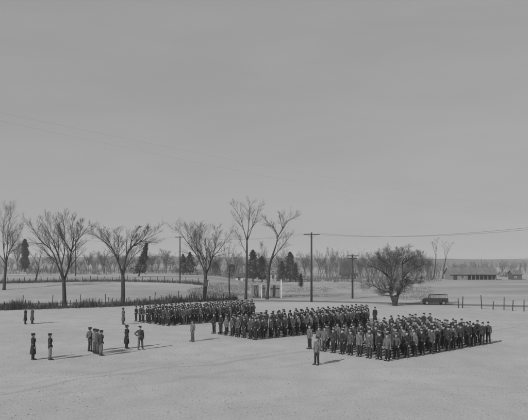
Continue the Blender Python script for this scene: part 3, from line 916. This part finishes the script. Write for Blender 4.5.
house('farm_shed', 513, 522, 250, 274, 270.5, 5, 'darkboard', 'roof', 'dark shed at the right edge beyond the barn', [(.3, .7, .7, .7)], 'shed')
house('farm_house', 502, 510, 300, 275, 272.3, 5, 'board', 'roof', 'low grey cottage between the barn and the right edge', [(.2, .7, .8, .9), (.8, .7, .8, .9)], doors=[(.5, .9, 1.9)])

# long low barn with open bays
Y = 250.0; X0, X1 = (450.5-HX)/F*Y, (496.5-HX)/F*Y; Wb = X1-X0; he = HC-(273.6-HY)/F*Y; hr = HC-(267.6-HY)/F*Y; dp = 8.0
t = empty('barn', ((X0+X1)/2, Y+dp/2, 0))
m = M(); m.box((0, dp/2-.1, he/2-.1), (Wb, .2, he+.2)); 
for s in (-1, 1):
    m.prism([(-dp/2, -.3), (dp/2-.2, -.3), (dp/2-.2, he), (0, hr-.1), (-dp/2, he)], 0, .2)
    for k in range(10): v = m.v[-10+k]; m.v[-10+k] = Vector((s*(Wb/2-.1)-.1+v.y, v.x, v.z))
m.box((-Wb/2+.2+3.3, -dp/2+.1, he/2-.1), (6.6, .2, he+.2)); m.build('wall', 'board', t)
nb = 7; bw = (Wb-7.2)/nb
for k in range(nb+1):
    m = M(); m.box((-Wb/2+7.05+k*bw, -dp/2+.1, he/2-.1), (.22, .2, he+.2)); m.build('post', 'board', t)
m = M(); m.box((3.4, -dp/2+.12, he-.12), (Wb-7.2, .12, .24)); m.build('lintel', 'board', t)
m = M(); m.box((3.4, -.5, .9), (Wb-7.6, .15, 2.0)); m.build('bay_shade_panel', 'interior', t)  # near-black panel added to stand in for the shade inside the open bays
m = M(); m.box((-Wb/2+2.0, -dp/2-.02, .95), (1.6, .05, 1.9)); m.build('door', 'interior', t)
m = M(); m.box((-Wb/2+5.0, -dp/2-.02, 1.2), (.8, .05, .7)); m.build('window', 'glass', t)
m = M(); sl = (hr-he)/(dp/2)
for s in (-1, 1):
    b0 = len(m.v); y1 = s*(dp/2+.7); z1 = he-sl*.7
    for x in (-Wb/2-.6, Wb/2+.6): m.v += [Vector((x, 0, hr)), Vector((x, y1, z1)), Vector((x, y1, z1+.15)), Vector((x, 0, hr+.15))]
    for f in ((0, 1, 2, 3), (7, 6, 5, 4), (0, 4, 5, 1), (1, 5, 6, 2), (2, 6, 7, 3), (3, 7, 4, 0)): m.face(tuple(b0+k for k in f), 0, False)
m.build('roof', 'roof', t)
tag(t, 'long low barn with a gabled roof and open dark bays at the far right', 'barn')

# white-posted gateway by the road
Y = 116.0
def sx(px): return (px-HX)/F*Y
gx = sx(266.5); t = empty('wooden_gateway', (gx, Y, 0))
def sz(py): return HC-(py-HY)/F*Y
for px, top, w_ in ((252, 284, .26), (261.5, 283.6, .16), (281.2, 279.5, .24)):
    m = M(); h = sz(top); m.box((sx(px)-gx, 0, h/2-.1), (w_, .3, h+.2)); m.build('post', 'whitewash', t)
    m = M(); m.box((sx(px)-gx, 1.9, h*.45-.1), (w_*.8, .2, h*.9+.2)); m.build('post', 'board', t)
m = M(); m.box((0, 0, sz(282.6)), (sx(280)-sx(253.2), .12, .14)); m.build('lintel', 'palewood', t)
for (a, b_) in ((253.3, 258.5), (262.3, 265.5), (270.5, 280)):
    m = M(); x0, x1 = sx(a), sx(b_); h = sz(285.5); m.box(((x0+x1)/2-gx, 1.6, h/2-.1), (x1-x0, .1, h+.2)); m.build('back_panel', 'board', t)
m = M(); m.box((0, .0, .12), (sx(280)-sx(253.2), .22, .3)); m.build('base_board', 'darkboard', t)
tag(t, 'wooden gateway of slim white posts and grey boards around the leaning elm trunk', 'gateway')

# ================================================================== CAR (1930s station wagon heading left)
cp = flat(436, 305.2); cp.y += .9
t = empty('station_wagon', cp, R(-4))
Lc = 4.2
body = M()
def side(prof, y0, y1, mi=0): body.prism(prof, y0, y1, mi)
# lower body and bonnet
body.prism([(-2.0, .42), (-2.02, .95), (-1.9, 1.05), (-.95, 1.12), (-.9, 1.12), (2.0, 1.10), (2.06, .9), (2.02, .42)], -.72, .72)
b_o = body.build('body', 'paint', t)
for s in (-1, 1):       # wings over the wheels and running boards
    m = M()
    for cx, rr in ((-1.35, .52), (1.28, .50)):
        prof = []
        for k in range(9):
            a = math.pi*k/8; prof.append((cx - rr*math.cos(a), .36 + rr*math.sin(a)*.95))
        prof2 = [(cx + (rr-.09)*math.cos(math.pi*k/8), .36 + (rr-.09)*math.sin(math.pi*k/8)*.95) for k in range(9)]
        m.prism(prof+prof2, s*.86-.13, s*.86+.13)
    m.box((0, s*.84, .36), (1.75, .24, .06))
    m.build('wing', 'paint', t)
m = M()
m.prism([(-.95, 1.12), (-.72, 1.62), (-.68, 1.62), (-.88, 1.12)], -.66, .66)
for x in (-.05, .72, 1.88): m.prism([(x, 1.1), (x, 1.62), (x+.08, 1.62), (x+.08, 1.1)], .60, .66); m.prism([(x, 1.1), (x, 1.62), (x+.08, 1.62), (x+.08, 1.1)], -.66, -.60)
m.build('pillar', 'board', t)
for y_ in (-.64, .64):
    for x0, x1 in ((-.70, -.08), (.04, .70), (.82, 1.86)):
        m = M(); m.box(((x0+x1)/2, y_, 1.37), (x1-x0, .012, .50)); m.build('window', 'clear', t)
m = M(); m.box((.3, -.35, .98), (.5, .5, .25)); m.box((.3, .35, .98), (.5, .5, .25)); m.build('seat', 'leather', t)
m = M(); m.prism([(-.85, 1.62), (-.75, 1.69), (.6, 1.74), (1.95, 1.69), (2.02, 1.62)], -.70, .70); m.build('roof', 'paint', t)
for cx in (-1.35, 1.28):
    for s in (-1, 1):
        m = M()
        n = 20
        prof = [(cx + .35*math.cos(2*math.pi*k/n), .35 + .35*math.sin(2*math.pi*k/n)) for k in range(n)]
        m.prism(prof, s*.80-.09, s*.80+.09, 0, False); wh = m.build('wheel', 'rubber', t)
        m = M(); prof = [(cx + .2*math.cos(2*math.pi*k/n), .35 + .2*math.sin(2*math.pi*k/n)) for k in range(n)]
        m.prism(prof, s*.885-.012, s*.885+.012); m.build('rim', 'chrome', wh)
for s in (-1, 1):
    m = M(); m.tube([(-2.02, s*.6, .98), (-1.84, s*.6, .98)], [.12, .07], 12); m.build('headlight', 'chrome', t)
m = M(); m.tube([(-2.2, -.8, .5), (-2.24, 0, .5), (-2.2, .8, .5)], .05, 6); m.build('bumper', 'chrome', t)
m = M(); m.tube([(2.2, -.8, .5), (2.24, 0, .5), (2.2, .8, .5)], .05, 6); m.build('bumper', 'chrome', t)
m = M(); m.box((-2.03, 0, .82), (.05, .62, .5)); m.build('grille', 'chrome', t)
tag(t, 'dark old-fashioned station wagon driving left on the dirt road', 'car')

# ================================================================== GROUND
def ground_material():
    m = bpy.data.materials.new('winter_grass'); m.use_nodes = True
    nt = m.node_tree; N, L = nt.nodes, nt.links; b = N['Principled BSDF']
    b.inputs['Roughness'].default_value = .95; b.inputs['Specular IOR Level'].default_value = .1
    tc = N.new('ShaderNodeTexCoord')
    def nz(scale, detail=6, st=(1, 1, 1)):
        mp = N.new('ShaderNodeMapping'); mp.inputs['Scale'].default_value = st
        L.new(tc.outputs['Object'], mp.inputs['Vector'])
        n = N.new('ShaderNodeTexNoise'); n.inputs['Scale'].default_value = scale; n.inputs['Detail'].default_value = detail
        L.new(mp.outputs['Vector'], n.inputs['Vector']); return n.outputs['Fac']
    def math_(op, a, bb):
        n = N.new('ShaderNodeMath'); n.operation = op
        for i, v in enumerate((a, bb)):
            if v is None: continue
            if isinstance(v, (int, float)): n.inputs[i].default_value = v
            else: L.new(v, n.inputs[i])
        return n.outputs[0]
    def mrange(v, a, b_, c, d):
        n = N.new('ShaderNodeMapRange'); n.interpolation_type = 'SMOOTHSTEP'; L.new(v, n.inputs[0])
        for i, x in enumerate((a, b_, c, d)): n.inputs[i+1].default_value = x
        return n.outputs[0]
    big = mrange(nz(.05, 4, (1, 1.6, 1)), .3, .7, .93, 1.06)
    mid = mrange(nz(.6, 6, (1, .7, 1)), .3, .7, .95, 1.05)
    fine = mrange(nz(9, 6), .25, .75, .87, 1.10)
    v = math_('MULTIPLY', math_('MULTIPLY', big, mid), fine)
    v = math_('MULTIPLY', v, .345)
    # worn wheel tracks across the field (real marks in the turf)
    sp = N.new('ShaderNodeSeparateXYZ'); L.new(tc.outputs['Object'], sp.inputs[0])
    x, y = sp.outputs[0], sp.outputs[1]
    wob = math_('MULTIPLY', math_('SUBTRACT', nz(.12, 2), .5), 5.0)
    for (p, q, wd, amt) in [((-14, 31), (6, 47), .14, .86), ((-14, 32.6), (6, 48.6), .14, .90), ((-20, 60), (30, 57), .2, .93), ((4, 37.5), (22, 40), .12, .95), ((-14, 52), (8, 56), .15, .93), ((-10, 25), (20, 33), .10, .96), ((-10, 26.4), (20, 34.4), .10, .97), ((2, 34), (26, 30), .3, .95), ((10, 45), (40, 66), .25, .94)]:
        dx, dy = q[0]-p[0], q[1]-p[1]; l = math.hypot(dx, dy); a, c = -dy/l, dx/l
        d = math_('ADD', math_('ADD', math_('MULTIPLY', x, a), math_('MULTIPLY', y, c)), -(a*p[0]+c*p[1]))
        d = math_('ABSOLUTE', math_('ADD', d, wob), None)
        v = math_('MULTIPLY', v, mrange(d, wd*.4, wd*2.2, amt, 1.0))
    far = mrange(y, 98, 118, 1.0, .80)
    patch = mrange(nz(.018, 5, (1, 2.5, 1)), .35, .65, .86, 1.14)
    mixp = mrange(y, 95, 125, 0, 1)
    pm = N.new('ShaderNodeMix'); L.new(mixp, pm.inputs[0]); pm.inputs[2].default_value = 1.0; L.new(patch, pm.inputs[3])
    v = math_('MULTIPLY', math_('MULTIPLY', v, far), pm.outputs[0])
    cm = N.new('ShaderNodeCombineXYZ')
    for i in range(3): L.new(v, cm.inputs[i])
    L.new(cm.outputs[0], b.inputs['Base Color'])
    bp = N.new('ShaderNodeBump'); bp.inputs['Strength'].default_value = .35; bp.inputs['Distance'].default_value = .05
    L.new(nz(5, 6), bp.inputs['Height']); L.new(bp.outputs['Normal'], b.inputs['Normal'])
    return m
MT['ground'] = ground_material()
MT['dirt'] = mat('dirt_road', .13, .95, .25, .9, bump=.2)
MT['pale'] = mat('stubble', .33, .95, .15, .25)

g = M()
ys = [-30, -10, 10, 30, 60, 90, 105, 112]
y = 112
while y < 600: y += 6 if y < 200 else 15; ys.append(y)
ys += [700, 900, 1300, 1900, 2500]
us = 61
for Yv in ys:
    half = max(120, Yv*.9)
    for k in range(us):
        X = -half + 2*half*k/(us-1)
        g.v.append(Vector((X, Yv, gz(X, Yv) if Yv < 900 else gz(X, Yv))))
for j in range(len(ys)-1):
    for k in range(us-1):
        q = j*us+k; g.face((q, q+1, q+us+1, q+us))
tag(g.build('ground', 'ground'), 'pale winter parade field running out to the farmland', None, kind='structure')

hl = M()
for j, (Yv, f) in enumerate(((1150, 0), (1300, .75), (1500, 1.0), (1750, .8), (2000, 0))):
    for k in range(121):
        X = -2000 + 4000*k/120; px = HX + F*X/1500
        top = 12.5 + 5*noise.noise(Vector((X*.0016, 1.7, 0))) + 3*noise.noise(Vector((X*.012, 4, 0))) + 1.2*noise.noise(Vector((X*.05, Yv, 0)))
        hl.v.append(Vector((X, Yv, -1 + f*(top + 8 + 5.0*(1-ss(150, 300, px))))))
for j in range(4):
    for k in range(120): q = j*121+k; hl.face((q, q+1, q+122, q+121))
MT['ridge'] = mat('wooded_ridge', .075, .95, .3, .05)
tag(hl.build('hills', 'ridge'), 'low wooded ridge closing the horizon', None, kind='structure')

def ribbon(name, path, ws, z, mt, label):
    m = M(); n = 90
    for i in range(n+1):
        t = i/n*(len(path)-1); a = min(len(path)-2, int(t)); f = t-a
        P = [path[max(0, a-1)], path[a], path[a+1], path[min(len(path)-1, a+2)]]
        q = .5*((2*P[1]) + (-P[0]+P[2])*f + (2*P[0]-5*P[1]+4*P[2]-P[3])*f*f + (-P[0]+3*P[1]-3*P[2]+P[3])*f**3)
        dw = ws/2*(1 + .12*noise.noise(Vector((i*.4, 0, 0))))
        m.v += [Vector((q.x, q.y-dw, 0)), Vector((q.x, q.y+dw, 0))]
    for i in range(n): m.face((2*i, 2*i+2, 2*i+3, 2*i+1))
    for v in m.v: v.z = gz(v.x, v.y)*1.0 + z
    tag(m.build(name, mt), label, None, kind='structure')
rp = [Vector(p) for p in ((-75, 96, 0), (-45, 98, 0), (-20, 104, 0), (-5, 107.5, 0), (8, 106, 0), (23, 100.5, 0), (38.7, 94.5, 0), (62, 86, 0), (90, 76, 0))]
ribbon('road', rp, 4.2, .006, 'dirt', 'dirt road passing behind the formation')

MT['turf'] = mat('dry_turf', .36, .95, .15, .8)
gr = M(); rg = random.Random(77)
for i in range(10000):
    Y = 23 + 62*rg.random()**1.3; X = rg.uniform(-.5, .5)*Y*.95
    if noise.noise(Vector((X*.25, Y*.25, 1))) < -.15: continue
    h = rg.uniform(.015, .05); q = Vector((X, Y, -.005)); a = rg.uniform(0, 3.14); dx = Vector((math.cos(a), math.sin(a), 0))*rg.uniform(.01, .03)
    b0 = len(gr.v); t_ = q + Vector((rg.gauss(0, .04), rg.gauss(0, .04), h))
    gr.v += [q-dx, q+dx, t_, q + Vector((-dx.y, dx.x, 0))*2]
    gr.face((b0, b0+1, b0+2), 0, False); gr.face((b0+1, b0+3, b0+2), 0, False)
tag(gr.build('grass', 'turf'), 'short dry winter grass tufts on the parade field', 'grass', kind='stuff')

# ================================================================== AIR, LIGHT, SKY, CAMERA
SUN_AZ, SUN_EL = math.atan2(.66, .75), R(31)      # azimuth of the direction the shadows fall, from +Y towards +X
ld = Vector((math.sin(SUN_AZ)*math.cos(SUN_EL), math.cos(SUN_AZ)*math.cos(SUN_EL), -math.sin(SUN_EL)))
sun = bpy.data.lights.new('sun', 'SUN'); sun.energy = 4.3; sun.angle = R(.6); sun.color = (1, 1, 1)
so = bpy.data.objects.new('sun', sun); col.objects.link(so); so.rotation_euler = ld.to_track_quat('-Z', 'Y').to_euler()
w = bpy.data.worlds.new('World'); sc.world = w; w.use_nodes = True
N, L = w.node_tree.nodes, w.node_tree.links
sky = N.new('ShaderNodeTexSky'); sky.sky_type = 'NISHITA'; sky.sun_disc = False
sky.sun_elevation = SUN_EL; sky.sun_rotation = (SUN_AZ + math.pi) % (2*math.pi)   # the lamp stands opposite to where shadows fall
sky.air_density = 1.0; sky.dust_density = 1.5; sky.ozone_density = 1.0
bw = N.new('ShaderNodeRGBToBW'); pw = N.new('ShaderNodeMath'); pw.operation = 'POWER'; pw.inputs[1].default_value = .18
ml = N.new('ShaderNodeMath'); ml.operation = 'MULTIPLY'; ml.inputs[1].default_value = 2.35
L.new(sky.outputs[0], bw.inputs[0]); L.new(bw.outputs[0], pw.inputs[0]); L.new(pw.outputs[0], ml.inputs[0])
tc = N.new('ShaderNodeTexCoord'); mp = N.new('ShaderNodeMapping'); mp.inputs['Scale'].default_value = (1.2, 1.2, 7)
cn = N.new('ShaderNodeTexNoise'); cn.inputs['Scale'].default_value = 2.2; cn.inputs['Detail'].default_value = 7; cn.inputs['Distortion'].default_value = .6
cr = N.new('ShaderNodeMapRange'); cr.inputs[1].default_value = .3; cr.inputs[2].default_value = .7; cr.inputs[3].default_value = .955; cr.inputs[4].default_value = 1.045
mm_ = N.new('ShaderNodeMath'); mm_.operation = 'MULTIPLY'
L.new(tc.outputs['Generated'], mp.inputs['Vector']); L.new(mp.outputs[0], cn.inputs['Vector']); L.new(cn.outputs['Fac'], cr.inputs[0])
L.new(ml.outputs[0], mm_.inputs[0]); L.new(cr.outputs[0], mm_.inputs[1]); L.new(mm_.outputs[0], N['Background'].inputs['Color'])
N['Background'].inputs['Strength'].default_value = .112

hz = M(); hz.box((0, 1260, 24), (6400, 2640, 52))
mh = bpy.data.materials.new('haze'); mh.use_nodes = True
mh.node_tree.nodes.remove(mh.node_tree.nodes['Principled BSDF'])
pv = mh.node_tree.nodes.new('ShaderNodeVolumePrincipled'); pv.inputs['Density'].default_value = .00045; pv.inputs['Color'].default_value = (.9, .9, .9, 1)
mh.node_tree.links.new(pv.outputs[0], mh.node_tree.nodes['Material Output'].inputs['Volume'])
MT['haze'] = mh
HAZE = True
if HAZE: tag(hz.build('haze', 'haze'), 'thin pale winter haze over the fields', 'haze', kind='stuff')

cam = bpy.data.cameras.new('camera'); co = bpy.data.objects.new('camera', cam); col.objects.link(co)
co.location = (0, 0, HC); co.rotation_euler = (R(90), 0, 0)
cam.sensor_width = 36; cam.lens = F/528*36; cam.shift_y = (HY-210)/528; cam.clip_end = 5000
sc.camera = co
sc.view_settings.view_transform = 'Standard'; sc.view_settings.look = 'None'; sc.view_settings.gamma = 1; sc.view_settings.use_curve_mapping = False
sc.view_settings.exposure = 0.1
sc.cycles.volume_bounces = 0; sc.cycles.max_bounces = 5
